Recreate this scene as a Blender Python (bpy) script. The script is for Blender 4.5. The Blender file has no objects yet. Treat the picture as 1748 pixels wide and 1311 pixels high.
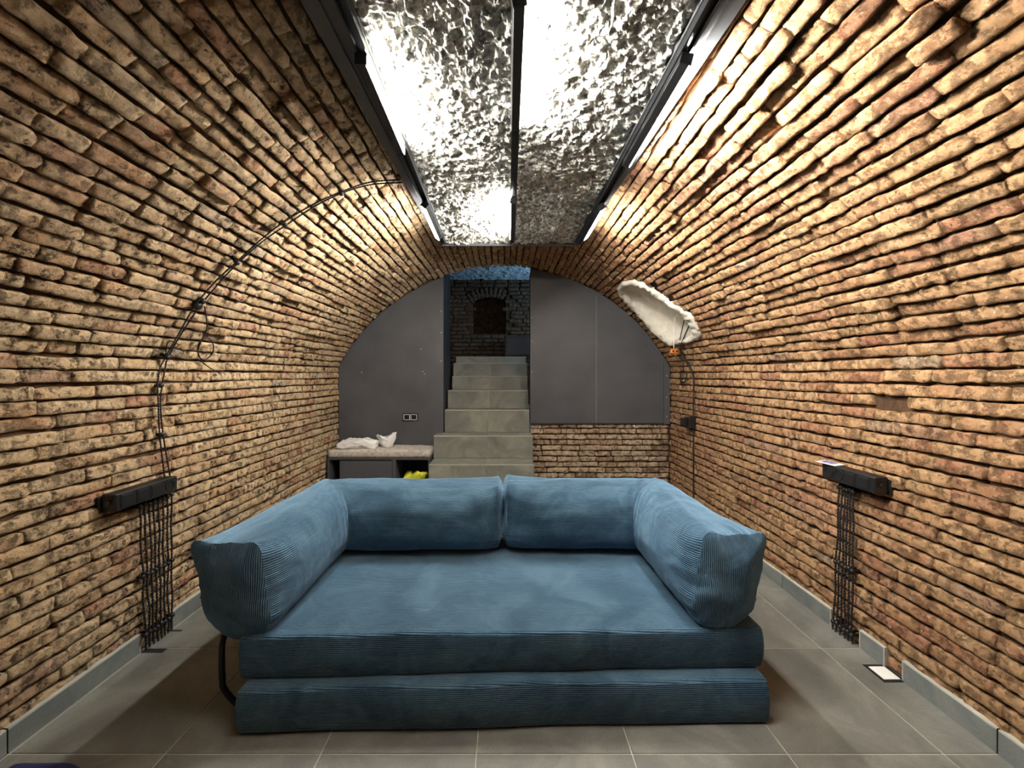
import bpy, math, random
import numpy as np
from mathutils import Vector, Matrix, noise as mn

C = bpy.context.scene
COL = C.collection
random.seed(7)
rng = np.random.default_rng(7)

# ------------------------------------------------------------------ camera, world, exposure
EYE = 1.46
FPX = 685.0
cam_d = bpy.data.cameras.new('camera')
cam_d.sensor_width = 36.0
cam_d.lens = FPX / 1748 * 36.0
cam_d.shift_x = 12.0 / 1748
cam_d.shift_y = -15.5 / 1748
cam_d.clip_start = 0.02
cam = bpy.data.objects.new('camera', cam_d)
COL.objects.link(cam)
cam.location = (0, 0, EYE)
cam.rotation_euler = (math.radians(90), 0, 0)
C.camera = cam

W = bpy.data.worlds.new('world')
C.world = W
W.use_nodes = True
W.node_tree.nodes['Background'].inputs[0].default_value = (0.6, 0.7, 0.9, 1)
W.node_tree.nodes['Background'].inputs[1].default_value = 0.01

C.view_settings.view_transform = 'Standard'
C.view_settings.look = 'None'
C.view_settings.gamma = 1.0
C.view_settings.use_curve_mapping = False
C.view_settings.exposure = 3.12
LED = 70.0            # radiance of the LED strips
C.cycles.max_bounces = 8
C.cycles.diffuse_bounces = 5

# cool daylight from the unseen street entrance at the head of the stairs
dl = bpy.data.lights.new('entrance_daylight', 'AREA')
dl.shape = 'RECTANGLE'; dl.size = 0.5; dl.size_y = 0.5
dl.energy = 1.5; dl.color = (0.52, 0.76, 1.0)
dlo = bpy.data.objects.new('entrance_daylight', dl)
COL.objects.link(dlo)
dlo.location = (1.2, 5.35, 2.35)
dlo.rotation_euler = (Vector((-0.6, 5.6, 2.75)) - Vector(dlo.location)).to_track_quat('-Z', 'Y').to_euler()

# ------------------------------------------------------------------ helpers
def s2l(v):
    v /= 255.0
    return v / 12.92 if v <= 0.04045 else ((v + 0.055) / 1.055) ** 2.4
def rgb(r, g, b): return (s2l(r), s2l(g), s2l(b), 1.0)

def tag(o, label=None, cat=None, group=None, kind=None):
    if label: o['label'] = label
    if cat: o['category'] = cat
    if group: o['group'] = group
    if kind: o['kind'] = kind
    return o

def empty(name, loc, label, cat, group=None, kind=None):
    o = bpy.data.objects.new(name, None); COL.objects.link(o)
    o.empty_display_size = 0.1
    o.location = loc
    return tag(o, label, cat, group, kind)

def mesh(name, verts, faces, mat=None, smooth=False):
    me = bpy.data.meshes.new(name)
    me.from_pydata([tuple(map(float, v)) for v in verts], [], [tuple(map(int, f)) for f in faces])
    if mat: me.materials.append(mat)
    if smooth: me.polygons.foreach_set('use_smooth', [True] * len(me.polygons))
    me.update()
    return me

def put(name, verts, faces, mat, parent=None, smooth=False, base=None):
    """verts in world space; object origin = parent's origin (or base)."""
    o0 = Vector(parent_origin(parent)) if parent else Vector(base or (0, 0, 0))
    v = [(a[0] - o0.x, a[1] - o0.y, a[2] - o0.z) for a in verts]
    o = bpy.data.objects.new(name, mesh(name, v, faces, mat, smooth))
    COL.objects.link(o)
    if parent: o.parent = parent
    else: o.location = o0
    return o

def parent_origin(p):
    v = Vector((0, 0, 0))
    while p is not None:
        v = v + p.location; p = p.parent
    return v

class MB:
    def __init__(s): s.v = []; s.f = []
    def add(s, v, f):
        n = len(s.v); s.v += [tuple(a) for a in v]; s.f += [tuple(i + n for i in q) for q in f]; return s
    def box(s, x0, x1, y0, y1, z0, z1, b=0.0, M=None):
        if b <= 0:
            v = [(x, y, z) for z in (z0, z1) for y in (y0, y1) for x in (x0, x1)]
            f = [(0, 2, 3, 1), (4, 5, 7, 6), (0, 1, 5, 4), (2, 6, 7, 3), (0, 4, 6, 2), (1, 3, 7, 5)]
        else:
            v, f = chamfer_box(x0, x1, y0, y1, z0, z1, b)
        if M is not None: v = [tuple(M @ Vector(a)) for a in v]
        return s.add(v, f)
    def tube(s, pts, r, n=6, cap=True):
        v, f = tube(pts, r, n, cap); return s.add(v, f)
    def put(s, name, mat, parent=None, smooth=False, base=None):
        return put(name, s.v, s.f, mat, parent, smooth, base)

def chamfer_box(x0, x1, y0, y1, z0, z1, b):
    v = []; idx = {}
    for ix, (X, sx) in enumerate(((x0, 1), (x1, -1))):
        for iy, (Y, sy) in enumerate(((y0, 1), (y1, -1))):
            for iz, (Z, sz) in enumerate(((z0, 1), (z1, -1))):
                for ax in range(3):
                    p = [X + sx * b, Y + sy * b, Z + sz * b]
                    p[ax] = (X, Y, Z)[ax]
                    idx[(ix, iy, iz, ax)] = len(v); v.append(tuple(p))
    f = []
    for ax in range(3):
        for side in (0, 1):
            o = [a for a in range(3) if a != ax]
            q = []
            for (a, c) in ((0, 0), (1, 0), (1, 1), (0, 1)):
                k = [0, 0, 0]; k[ax] = side; k[o[0]] = a; k[o[1]] = c
                q.append(idx[(k[0], k[1], k[2], ax)])
            f.append(tuple(q) if (side == 1) == (ax != 1) else tuple(q[::-1]))
    for ax in range(3):            # edges
        o = [a for a in range(3) if a != ax]
        for a in (0, 1):
            for c in (0, 1):
                def g(t, face):
                    k = [0, 0, 0]; k[ax] = t; k[o[0]] = a; k[o[1]] = c
                    return idx[(k[0], k[1], k[2], face)]
                q = (g(0, o[0]), g(1, o[0]), g(1, o[1]), g(0, o[1]))
                f.append(q)
    for ix in (0, 1):
        for iy in (0, 1):
            for iz in (0, 1):
                f.append((idx[(ix, iy, iz, 0)], idx[(ix, iy, iz, 1)], idx[(ix, iy, iz, 2)]))
    c = Vector(((x0 + x1) / 2, (y0 + y1) / 2, (z0 + z1) / 2))
    out = []
    for q in f:
        a, b_, d = Vector(v[q[0]]), Vector(v[q[1]]), Vector(v[q[2]])
        nrm = (b_ - a).cross(d - a)
        m = sum((Vector(v[i]) for i in q), Vector()) / len(q) - c
        out.append(q if nrm.dot(m) > 0 else q[::-1])
    return v, out

def tube(pts, r, n=6, cap=True):
    P = [Vector(p) for p in pts]
    v = []; f = []
    up = Vector((0.13, 0.21, 0.97)).normalized(); prev = None
    for i, p in enumerate(P):
        t = (P[min(i + 1, len(P) - 1)] - P[max(i - 1, 0)])
        if t.length < 1e-9: t = Vector((0, 0, 1))
        t.normalize()
        if prev is None:
            a = t.cross(up)
            if a.length < 1e-3: a = t.cross(Vector((1, 0, 0)))
            a.normalize()
        else:
            a = prev - t * prev.dot(t)
            a = a.normalized() if a.length > 1e-6 else t.orthogonal().normalized()
        prev = a; b = t.cross(a)
        rr = r[i] if hasattr(r, '__len__') else r
        for k in range(n):
            th = 2 * math.pi * k / n
            v.append(tuple(p + a * (rr * math.cos(th)) + b * (rr * math.sin(th))))
    for i in range(len(P) - 1):
        for k in range(n):
            f.append((i * n + k, i * n + (k + 1) % n, (i + 1) * n + (k + 1) % n, (i + 1) * n + k))
    if cap:
        f.append(tuple(range(n))[::-1]); m = (len(P) - 1) * n; f.append(tuple(m + k for k in range(n)))
    return v, f

def resample(pts, step):
    P = [Vector(p) for p in pts]
    dense = []
    for i in range(len(P) - 1):          # Catmull-Rom
        p0 = P[max(i - 1, 0)]; p1 = P[i]; p2 = P[i + 1]; p3 = P[min(i + 2, len(P) - 1)]
        m = max(2, int((p2 - p1).length / step))
        for k in range(m):
            t = k / m
            dense.append(0.5 * ((2 * p1) + (p2 - p0) * t + (2 * p0 - 5 * p1 + 4 * p2 - p3) * t * t + (3 * p1 - p0 - 3 * p2 + p3) * t ** 3))
    dense.append(P[-1])
    return dense

def twisted(pts, rad, pitch, n_str, step=0.006):
    D = resample(pts, step)
    outs = []
    for s_ in range(n_str):
        L = 0.0; out = []
        for i, p in enumerate(D):
            if i: L += (p - D[i - 1]).length
            t = (D[min(i + 1, len(D) - 1)] - D[max(i - 1, 0)])
            t = t.normalized() if t.length > 1e-9 else Vector((0, 0, 1))
            a = t.cross(Vector((0.3, 0.9, 0.1))).normalized(); b = t.cross(a)
            th = 2 * math.pi * (L / pitch + s_ / n_str)
            out.append(p + a * (rad * math.cos(th)) + b * (rad * math.sin(th)))
        outs.append(out)
    return outs

# ------------------------------------------------------------------ materials
class NT:
    def __init__(s, name):
        s.m = bpy.data.materials.new(name); s.m.use_nodes = True
        s.t = s.m.node_tree; s.n = s.t.nodes; s.b = s.n['Principled BSDF']
        s.geo = None
    def node(s, typ, **kw):
        o = s.n.new(typ)
        for k, v in kw.items(): setattr(o, k, v)
        return o
    def link(s, a, b): s.t.links.new(a, b)
    def pos(s):
        if s.geo is None: s.geo = s.n.new('ShaderNodeNewGeometry')
        return s.geo.outputs['Position']
    def noise(s, scale, detail=4, rough=0.55, vec=None, dist=0.0):
        o = s.n.new('ShaderNodeTexNoise')
        o.inputs['Scale'].default_value = scale; o.inputs['Detail'].default_value = detail
        o.inputs['Roughness'].default_value = rough; o.inputs['Distortion'].default_value = dist
        s.link(vec if vec is not None else s.pos(), o.inputs['Vector'])
        return o.outputs['Fac']
    def ramp(s, fac, stops, interp='LINEAR'):
        o = s.n.new('ShaderNodeValToRGB'); r = o.color_ramp; r.interpolation = interp
        while len(r.elements) < len(stops): r.elements.new(0.5)
        for e, (p, c) in zip(r.elements, stops):
            e.position = p
            e.color = c if hasattr(c, '__len__') else (c, c, c, 1)
        s.link(fac, o.inputs[0]); return o.outputs[0]
    def mix(s, fac, a, b, blend='MIX'):
        o = s.n.new('ShaderNodeMix'); o.data_type = 'RGBA'; o.blend_type = blend
        for sock, val in ((o.inputs[0], fac), (o.inputs[6], a), (o.inputs[7], b)):
            if hasattr(val, 'is_linked') or hasattr(val, 'links'): s.link(val, sock)
            else: sock.default_value = val
        return o.outputs[2]
    def math(s, op, a, b=None):
        o = s.n.new('ShaderNodeMath'); o.operation = op
        for i, val in enumerate((a, b)):
            if val is None: continue
            if hasattr(val, 'links'): s.link(val, o.inputs[i])
            else: o.inputs[i].default_value = val
        return o.outputs[0]
    def bump(s, h, strength=0.5, dist=0.01, prev=None):
        o = s.n.new('ShaderNodeBump'); o.inputs['Strength'].default_value = strength
        o.inputs['Distance'].default_value = dist
        s.link(h, o.inputs['Height'])
        if prev is not None: s.link(prev, o.inputs['Normal'])
        s.link(o.outputs[0], s.b.inputs['Normal']); return o.outputs[0]
    def set(s, **kw):
        for k, v in kw.items():
            sock = s.b.inputs[k]
            if hasattr(v, 'links'): s.link(v, sock)
            else: sock.default_value = v
        return s

def plain(name, col, rough=0.5, metal=0.0, bump=0.0, bscale=60, var=0.12, spec=0.5):
    t = NT(name)
    n = t.noise(bscale * 0.25, 5)
    dark = tuple(c * (1 - var) for c in col[:3]) + (1,)
    lite = tuple(min(1, c * (1 + var)) for c in col[:3]) + (1,)
    t.set(**{'Base Color': t.ramp(n, [(0.3, dark), (0.7, lite)]), 'Roughness': rough, 'Metallic': metal})
    t.b.inputs['Specular IOR Level'].default_value = spec
    if bump: t.bump(t.noise(bscale, 5), bump, 0.004)
    return t.m

def brick_mat(name, stops, dirt, lime, redness, cover, dustc=rgb(196, 178, 148)):
    t = NT(name)
    oi = t.node('ShaderNodeObjectInfo'); at = t.node('ShaderNodeAttribute', attribute_name='tone')
    r = t.math('FRACT', t.math('ADD', oi.outputs['Random'], at.outputs['Fac']))
    col = t.ramp(r, stops)
    zone = t.ramp(t.noise(1.3, 4, 0.6), [(0.54, 0.0), (0.70, redness)])
    col = t.mix(zone, col, rgb(176, 128, 108))
    # lime dust left from the mortar
    dust = t.ramp(t.noise(9, 7, 0.7), [(0.42, 0.0), (0.58, cover)])
    col = t.mix(dust, col, dustc)
    mott = t.ramp(t.noise(34, 8, 0.75), [(0.3, (0.6, 0.57, 0.53, 1)), (0.7, (1.10, 1.09, 1.07, 1))])
    col = t.mix(1.0, col, mott, 'MULTIPLY')
    lm = t.ramp(t.noise(62, 6, 0.72), [(0.60, 0.0), (0.67, lime)])
    col = t.mix(lm, col, rgb(222, 210, 188))
    pit = t.noise(24, 10, 0.74)
    dm = t.ramp(pit, [(0.54, 0.0), (0.59, dirt)])
    patch = t.ramp(t.noise(3.0, 3), [(0.40, 0.35), (0.56, 1.0)])
    col = t.mix(t.math('MULTIPLY', dm, patch), col, rgb(78, 60, 44))
    t.set(**{'Base Color': col, 'Roughness': 0.95})
    t.b.inputs['Specular IOR Level'].default_value = 0.1
    pd = t.ramp(pit, [(0.50, 1.0), (0.64, 0.0)])
    b1 = t.bump(t.noise(34, 9, 0.68), 1.0, 0.013)
    b2 = t.bump(pd, 0.9 if dirt > 0.5 else 0.5, 0.010, b1)
    t.bump(t.noise(190, 4, 0.65), 0.6, 0.003, b2)
    return t.m

M_BRICK_L = brick_mat('brick_tan', [(0.0, rgb(200, 174, 138)), (0.3, rgb(208, 182, 146)), (0.6, rgb(196, 166, 128)), (0.84, rgb(188, 154, 118)), (0.94, rgb(178, 132, 104)), (1.0, rgb(168, 154, 134))], 0.85, 0.5, 0.4, 0.55)
M_BRICK_R = brick_mat('brick_orange', [(0.0, rgb(180, 142, 106)), (0.3, rgb(188, 150, 112)), (0.6, rgb(176, 136, 100)), (0.84, rgb(168, 124, 94)), (0.94, rgb(160, 112, 88)), (1.0, rgb(160, 138, 116))], 0.6, 0.6, 0.8, 0.4, rgb(186, 158, 122))
M_BRICK_B = brick_mat('brick_pale', [(0.0, rgb(190, 166, 144)), (0.4, rgb(204, 182, 158)), (0.7, rgb(176, 146, 122)), (0.92, rgb(132, 108, 88)), (1.0, rgb(186, 164, 142))], 0.8, 0.8, 0.2, 0.5)

M_BRICK_D = brick_mat('brick_shaded', [(0.0, rgb(92, 82, 72)), (0.4, rgb(104, 92, 80)), (0.7, rgb(84, 72, 62)), (1.0, rgb(96, 86, 76))], 0.8, 0.1, 0.2, 0.05)  # passage bricks: the dimness of the stairhead is put into the base colour

def mortar_mat():
    t = NT('mortar_recessed')
    n = t.noise(14, 7, 0.65)
    t.set(**{'Base Color': t.ramp(n, [(0.3, rgb(52, 38, 28)), (0.7, rgb(100, 78, 58))]), 'Roughness': 0.95})
    t.b.inputs['Specular IOR Level'].default_value = 0.1
    t.bump(t.noise(40, 7, 0.7), 1.0, 0.012)
    return t.m
M_MORTAR = mortar_mat()

def tile_mat(name, a, b, c, rough):
    t = NT(name)
    oi = t.node('ShaderNodeObjectInfo')
    cmb = t.node('ShaderNodeVectorMath', operation='ADD')
    sc = t.node('ShaderNodeVectorMath', operation='SCALE'); sc.inputs[0].default_value = (7.3, 3.1, 5.7)
    t.link(oi.outputs['Random'], sc.inputs['Scale'])
    t.link(t.pos(), cmb.inputs[0]); t.link(sc.outputs[0], cmb.inputs[1])
    v = cmb.outputs[0]
    n = t.noise(3.2, 7, 0.62, v, 0.8)
    col = t.ramp(n, [(0.32, a), (0.5, b), (0.68, c)])
    fine = t.ramp(t.noise(120, 3, 0.6), [(0.3, (0.88, 0.88, 0.88, 1)), (0.7, (1.06, 1.06, 1.06, 1))])
    col = t.mix(1.0, col, fine, 'MULTIPLY')
    vein = t.ramp(t.noise(9, 9, 0.7, v, 1.6), [(0.60, 0.0), (0.66, 0.22)])
    col = t.mix(vein, col, rgb(150, 148, 136))
    t.set(**{'Base Color': col, 'Roughness': rough})
    t.bump(t.noise(60, 5), 0.12, 0.003)
    return t.m
M_TILE = tile_mat('floor_tile_stone', rgb(98, 98, 93), rgb(115, 115, 109), rgb(134, 133, 125), 0.5)
M_STAIR = tile_mat('stair_tile_stone', rgb(98, 99, 92), rgb(118, 119, 110), rgb(142, 141, 129), 0.5)
M_SKIRT = tile_mat('skirting_tile_stone', rgb(96, 102, 100), rgb(112, 117, 114), rgb(130, 132, 127), 0.5)
M_GROUT = plain('grout_pale', rgb(176, 174, 163), 0.9)
M_GREY = plain('panel_charcoal_paint', rgb(74, 75, 79), 0.45, bump=0.06, bscale=14, var=0.16)
M_TRIMGREY = plain('trim_charcoal_paint', rgb(64, 66, 68), 0.38, var=0.05)
M_BLACK = plain('black_plastic', rgb(24, 24, 25), 0.4, var=0.05)
M_BLACKM = plain('black_anodised_metal', rgb(26, 27, 29), 0.32, 0.0, var=0.05)
M_CORD = plain('black_cord', rgb(26, 21, 20), 0.7)
M_WHITEP = plain('white_plastic', rgb(228, 228, 222), 0.4, var=0.02)
M_DARK = plain('dark_board', rgb(20, 21, 24), 0.6)
M_PLASTER = plain('white_plaster', rgb(206, 200, 186), 0.9, bump=0.8, bscale=45, var=0.16)
M_STEEL = plain('chrome_frame', rgb(190, 190, 190), 0.25, 0.9, var=0.03)
M_ORANGE = plain('orange_plastic', rgb(206, 112, 44), 0.45)
M_YELLOW = plain('yellow_film', rgb(196, 196, 46), 0.35)
M_NAVY = plain('navy_cloth', rgb(34, 40, 88), 0.9, bump=0.4, bscale=90)
M_PURPLE = plain('purple_print', rgb(62, 52, 140), 0.5)
M_ORANGE_D = plain('dark_hole', rgb(40, 22, 12), 0.7)

def led_mat():
    t = NT('led_diffuser')
    t.set(**{'Base Color': (1, 1, 1, 1), 'Emission Color': (1.0, 0.955, 0.88, 1), 'Emission Strength': LED})
    return t.m
M_LED = led_mat()

def ceiling_mat():
    t = NT('ceiling_crust_paint')
    n = t.noise(38, 7, 0.72)
    col = t.ramp(n, [(0.36, rgb(92, 92, 88)), (0.48, rgb(170, 169, 162)), (0.60, rgb(226, 224, 214))])
    big = t.ramp(t.noise(3.5, 5), [(0.35, (0.72, 0.72, 0.72, 1)), (0.65, (1.1, 1.1, 1.1, 1))])
    col = t.mix(1.0, col, big, 'MULTIPLY')
    t.set(**{'Base Color': col, 'Roughness': t.ramp(t.noise(25, 4), [(0.3, 0.32), (0.7, 0.55)])})
    t.b.inputs['Specular IOR Level'].default_value = 0.6
    b = t.bump(t.noise(50, 8, 0.72), 1.0, 0.012)
    t.bump(t.noise(230, 3, 0.6), 0.5, 0.002, b)
    return t.m
M_CRUST = ceiling_mat()

def cord_mat():
    t = NT('blue_corduroy')
    uv = t.node('ShaderNodeUVMap'); uv.uv_map = 'ribs'
    sx = t.node('ShaderNodeSeparateXYZ'); t.link(uv.outputs[0], sx.inputs[0])
    wob = t.math('MULTIPLY', t.noise(9, 3), 0.004)
    ph = t.math('MULTIPLY', t.math('ADD', sx.outputs[1], wob), 2 * math.pi / 0.0075)
    rib = t.math('POWER', t.math('ADD', t.math('MULTIPLY', t.math('SINE', ph), 0.5), 0.5), 0.6)
    n = t.noise(4, 8, 0.66, dist=0.9)
    col = t.ramp(n, [(0.3, rgb(60, 88, 112)), (0.46, rgb(72, 104, 129)), (0.54, rgb(84, 117, 142)), (0.7, rgb(104, 138, 161))])
    fz = t.ramp(t.noise(260, 3, 0.7), [(0.3, (0.8, 0.8, 0.8, 1)), (0.7, (1.15, 1.15, 1.15, 1))])
    col = t.mix(1.0, col, fz, 'MULTIPLY')
    col = t.mix(t.ramp(rib, [(0.0, 0.75), (0.7, 0.0)]), col, rgb(24, 38, 54))
    t.set(**{'Base Color': col, 'Roughness': 0.85, 'Sheen Weight': 0.7, 'Sheen Roughness': 0.4, 'Sheen Tint': rgb(170, 208, 236)})
    t.b.inputs['Specular IOR Level'].default_value = 0.15
    b = t.bump(rib, 0.9, 0.003)
    b = t.bump(t.noise(7, 4, 0.5, dist=1.0), 0.35, 0.03, b)
    t.bump(t.noise(300, 2), 0.25, 0.001, b)
    return t.m
M_CORDUROY = cord_mat()

def fabric_mat():
    t = NT('cream_boucle')
    n = t.noise(26, 6, 0.7)
    t.set(**{'Base Color': t.ramp(n, [(0.35, rgb(140, 132, 122)), (0.55, rgb(186, 178, 168))]), 'Roughness': 0.95})
    t.bump(t.noise(150, 4), 0.6, 0.004)
    return t.m
M_CREAM = fabric_mat()

def bag_mat():
    t = NT('white_bag_film')
    t.set(**{'Base Color': rgb(226, 226, 222), 'Roughness': 0.4, 'Transmission Weight': 0.0})
    t.bump(t.noise(30, 5, 0.6, dist=1.0), 0.5, 0.01)
    return t.m
M_BAG = bag_mat()

# ------------------------------------------------------------------ the vaulted room
CX, CZ, R = -0.01, 0.56, 2.16
XL, XR = -1.93, 1.91
TH0 = math.asin(1.92 / R)
SPR = CZ + R * math.cos(TH0)          # spring line of the vault
YB = 4.66                              # back wall
YF = -3.2                              # wall behind the camera
SREC = 0.026                           # joints recessed this deep

def surf(side, s, d=0.0):
    """point and inward normal at arc length s above the floor on one side (+1 right, -1 left); d = inward offset"""
    if s <= SPR:
        x = XR if side > 0 else XL
        n = (-side, 0.0)
        p = (x, s)
    else:
        th = TH0 - (s - SPR) / R
        n = (-side * math.sin(th), -math.cos(th))
        p = (CX + side * R * math.sin(th), CZ + R * math.cos(th))
    return Vector((p[0] + n[0] * d, 0, p[1] + n[1] * d)), Vector((n[0], 0, n[1]))

SCROWN = SPR + TH0 * R
PANEL_Y = 3.38                         # far end of the dropped ceiling strip
def sstop(side): return SPR + (TH0 - math.asin(0.50 / R)) * R

def hit(px, py):
    """the point of wall or vault seen at that spot, with its inward normal"""
    dx = (px - 862) / FPX; dz = (640 - py) / FPX
    a = dx * dx + dz * dz; b = -2 * dx * CX + 2 * dz * (EYE - CZ); c = CX * CX + (EYE - CZ) ** 2 - R * R
    Y = (-b + math.sqrt(b * b - 4 * a * c)) / (2 * a)
    p = Vector((dx * Y, Y, EYE + dz * Y))
    if p.z < SPR:
        X = XR if dx > 0 else XL
        Y = X / dx; p = Vector((X, Y, EYE + dz * Y))
        return p, Vector((-1 if dx > 0 else 1, 0, 0))
    return p, (Vector((CX, p.y, CZ)) - p).normalized()

# niche in the right vault, outline in (y, arc length above the spring line)
NI_OUT = [(4.18, 1.122), (3.93, 1.133), (3.737, 1.081), (3.668, .969), (3.633, .838), (3.617, .715), (3.512, .602), (3.471, .511), (3.53, .381), (3.6, .285), (3.798, .26), (4.03, .261), (4.296, .253), (4.374, .33), (4.461, .506), (4.451, .71), (4.422, .878), (4.326, 1.038)]
NI_IN = [(4.12, 1.08), (3.93, 1.075), (3.80, 1.02), (3.74, .93), (3.715, .82), (3.70, .71), (3.63, .60), (3.60, .51), (3.64, .41), (3.70, .345), (3.80, .31), (4.03, .305), (4.22, .30), (4.30, .37), (4.37, .52), (4.37, .70), (4.34, .86), (4.25, 1.0)]
def inpoly(p, poly):
    r = False; j = len(poly) - 1
    for i in range(len(poly)):
        a, b = poly[i], poly[j]
        if (a[1] > p[1]) != (b[1] > p[1]) and p[0] < (b[0] - a[0]) * (p[1] - a[1]) / (b[1] - a[1]) + a[0]: r = not r
        j = i
    return r
NI_MID = [((a[0] + b[0]) / 2, (a[1] + b[1]) / 2) for a, b in zip(NI_OUT, NI_IN)]

# --- brick shapes
def brick_shape(seed, nx=9):
    r = random.Random(seed)
    off = Vector((r.uniform(0, 50), r.uniform(0, 50), r.uniform(0, 50)))
    v = []; f = []
    L, H = 0.215, 0.054
    BB = (-1.0, -0.84, -0.3, 0.35, 0.84, 1.0); ny = len(BB)
    cl = [r.choice((r.uniform(0.0, 0.1), r.uniform(0.0, 0.15), r.uniform(0.1, 0.4))) for _ in range(4)]           # how worn each corner is
    sk = r.uniform(-0.05, 0.05)
    for j in range(ny):
        for i in range(nx):
            a = -1 + 2 * i / (nx - 1); b = BB[j]
            a = math.copysign(abs(a) ** 0.75, a) if a else 0
            x = a * L / 2; y = b * H / 2 * (1 + sk * a)
            # worn corners
            k = max(0, abs(a) - 0.82) / 0.18
            c = cl[(0 if a < 0 else 1) + (0 if b < 0 else 2)]
            y *= 1 - c * k * k
            p = Vector((x, y, 0)) * 18 + off
            y += 0.0062 * mn.noise(Vector((x * 20 + off.x, b * 0.7 + off.y, off.z))) + 0.004 * mn.noise(Vector((x * 60 + off.x, b + off.y, off.z)))
            x += 0.006 * mn.noise(p + Vector((0, 9, 0)))
            edge = 1.0 if (j in (0, ny - 1)) else 0.45 * max(0, (abs(a) - 0.93) / 0.07)
            z = -0.0075 * min(1, edge) + 0.007 * mn.noise(p * 0.9) + 0.006 * mn.noise(p * 2.7)
            if r.random() < 0.04: z -= 0.007
            v.append((x, y, z))
    for j in range(ny - 1):
        for i in range(nx - 1):
            a = j * nx + i; f.append((a, a + 1, a + 1 + nx, a + nx))
    rim = [i for i in range(nx)] + [j * nx + nx - 1 for j in range(1, ny)] + [(ny - 1) * nx + i for i in range(nx - 2, -1, -1)] + [j * nx for j in range(ny - 2, 0, -1)]
    n0 = len(v)
    for i in rim: v.append((v[i][0] * 0.985, v[i][1] * 0.95, -0.05))
    m = len(rim)
    for k in range(m): f.append((rim[k], n0 + k, n0 + (k + 1) % m, rim[(k + 1) % m]))
    return v, f
NV = 14
SHAPES = [brick_shape(100 + i) for i in range(NV)]
SHAPES_V = [np.array(s[0]) for s in SHAPES]

def brick_meshes(mat):
    out = []
    for v, f in SHAPES:
        me = mesh('brick', v, f, mat, True); out.append(me)
    return out

def project(p):
    return 862 + FPX * p.x / p.y, 640 - FPX * (p.z - EYE) / p.y

class Course:
    """bricks of one surface: list of (matrix, shape, tone, screen size)"""
    def __init__(s): s.b = []
    def add(s, pos, xa, ya, za, L, H, tilt, roll, yaw=0.0):
        Rm = Matrix((xa, ya, za)).transposed().to_4x4()
        Mx = Matrix.Translation(pos) @ Rm @ Matrix.Rotation(tilt, 4, 'X') @ Matrix.Rotation(roll, 4, 'Z') @ Matrix.Rotation(yaw, 4, 'Y') @ Matrix.Diagonal((L / 0.215, H / 0.054, 1.0, 1.0))
        size = 0.0
        if pos.y > 0.6:
            px, py = project(pos)
            if -60 < px < 1808 and -40 < py < 1351:
                vd = (Vector((0, 0, EYE)) - pos); d = vd.length
                size = L * H * max(0.0, za.dot(vd) / d) / (d * d)
        s.b.append((Mx, random.randrange(NV), random.random(), size))
    def build(s, parent, mat, cap=300):
        order = sorted(range(len(s.b)), key=lambda i: -s.b[i][3])
        single = [i for i in order[:cap] if s.b[i][3] > 0]
        rest = [i for i in range(len(s.b)) if i not in set(single)]
        mes = brick_meshes(mat)
        for i in single:
            Mx, k, tone, _ = s.b[i]
            o = bpy.data.objects.new('brick', mes[k]); COL.objects.link(o)
            o.parent = parent; o.matrix_local = Mx
        if rest:
            vs = []; fs = []; tn = []; n = 0
            for i in rest:
                Mx, k, tone, _ = s.b[i]
                A = np.array(Mx)
                p = SHAPES_V[k] @ A[:3, :3].T + A[:3, 3]
                vs.append(p); fs += [tuple(a + n for a in q) for q in SHAPES[k][1]]
                tn.append(np.full(len(p), tone)); n += len(p)
            me = bpy.data.meshes.new('brickwork')
            me.from_pydata(np.concatenate(vs).tolist(), [], fs)
            me.materials.append(mat)
            me.polygons.foreach_set('use_smooth', [True] * len(me.polygons))
            at = me.attributes.new('tone', 'FLOAT', 'POINT'); at.data.foreach_set('value', np.concatenate(tn))
            o = bpy.data.objects.new('brickwork', me); COL.objects.link(o); o.parent = parent
            o['kind'] = 'stuff'

def run_courses(side, s0, s1, y0f, tilt0, course, hole=None, yend=YB, step=0.0646):
    nC = int(round((s1 - s0) / step)); st = (s1 - s0) / nC
    for c in range(nC):
        s = s0 + (c + 0.5) * st
        y = y0f(s) + random.uniform(-0.2, 0)
        ph = random.uniform(0, 6.28); amp = random.uniform(0.001, 0.005)
        prd = random.gauss(0, 0.002)
        while y < yend:
            L = random.choice((random.uniform(0.18, 0.26), random.uniform(0.18, 0.26), random.uniform(0.11, 0.16)))
            j = random.uniform(-0.002, 0.004) if s < SPR else random.uniform(0.0, 0.006)
            a = y; b = min(y + L, yend - 0.004)
            y += L + j
            if b - a < 0.04: continue
            ym = (a + b) / 2
            s_ = s + amp * math.sin(ym * 2.1 + ph) + 0.004 * mn.noise(Vector((ym * 1.7, s * 3, 3.3 * side))) + random.gauss(0, 0.0012)
            if hole and hole(ym, s_, (b - a) / 2): continue
            H = st * random.uniform(0.78, 0.88)
            pr = prd + random.gauss(0, 0.0045 if s < SPR else 0.006) + 0.006 * mn.noise(Vector((ym * 2.3, s * 5, 11 + side)))
            if s < 0.12: pr = min(pr, -0.004)
            p, n = surf(side, s_, pr)
            p.y = ym
            t = Vector((-side * n.z * -1, 0, 0))
            up = Vector((n.z * side, 0, -n.x * side))      # tangent pointing up the wall
            if side < 0: up = Vector((-n.z, 0, n.x))
            xa = up.cross(n)
            course.add(p, xa, up, n, b - a, H, math.radians(tilt0(s)) * random.uniform(0.5, 1.5), random.gauss(0, 0.008), random.gauss(0, 0.012))

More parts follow.
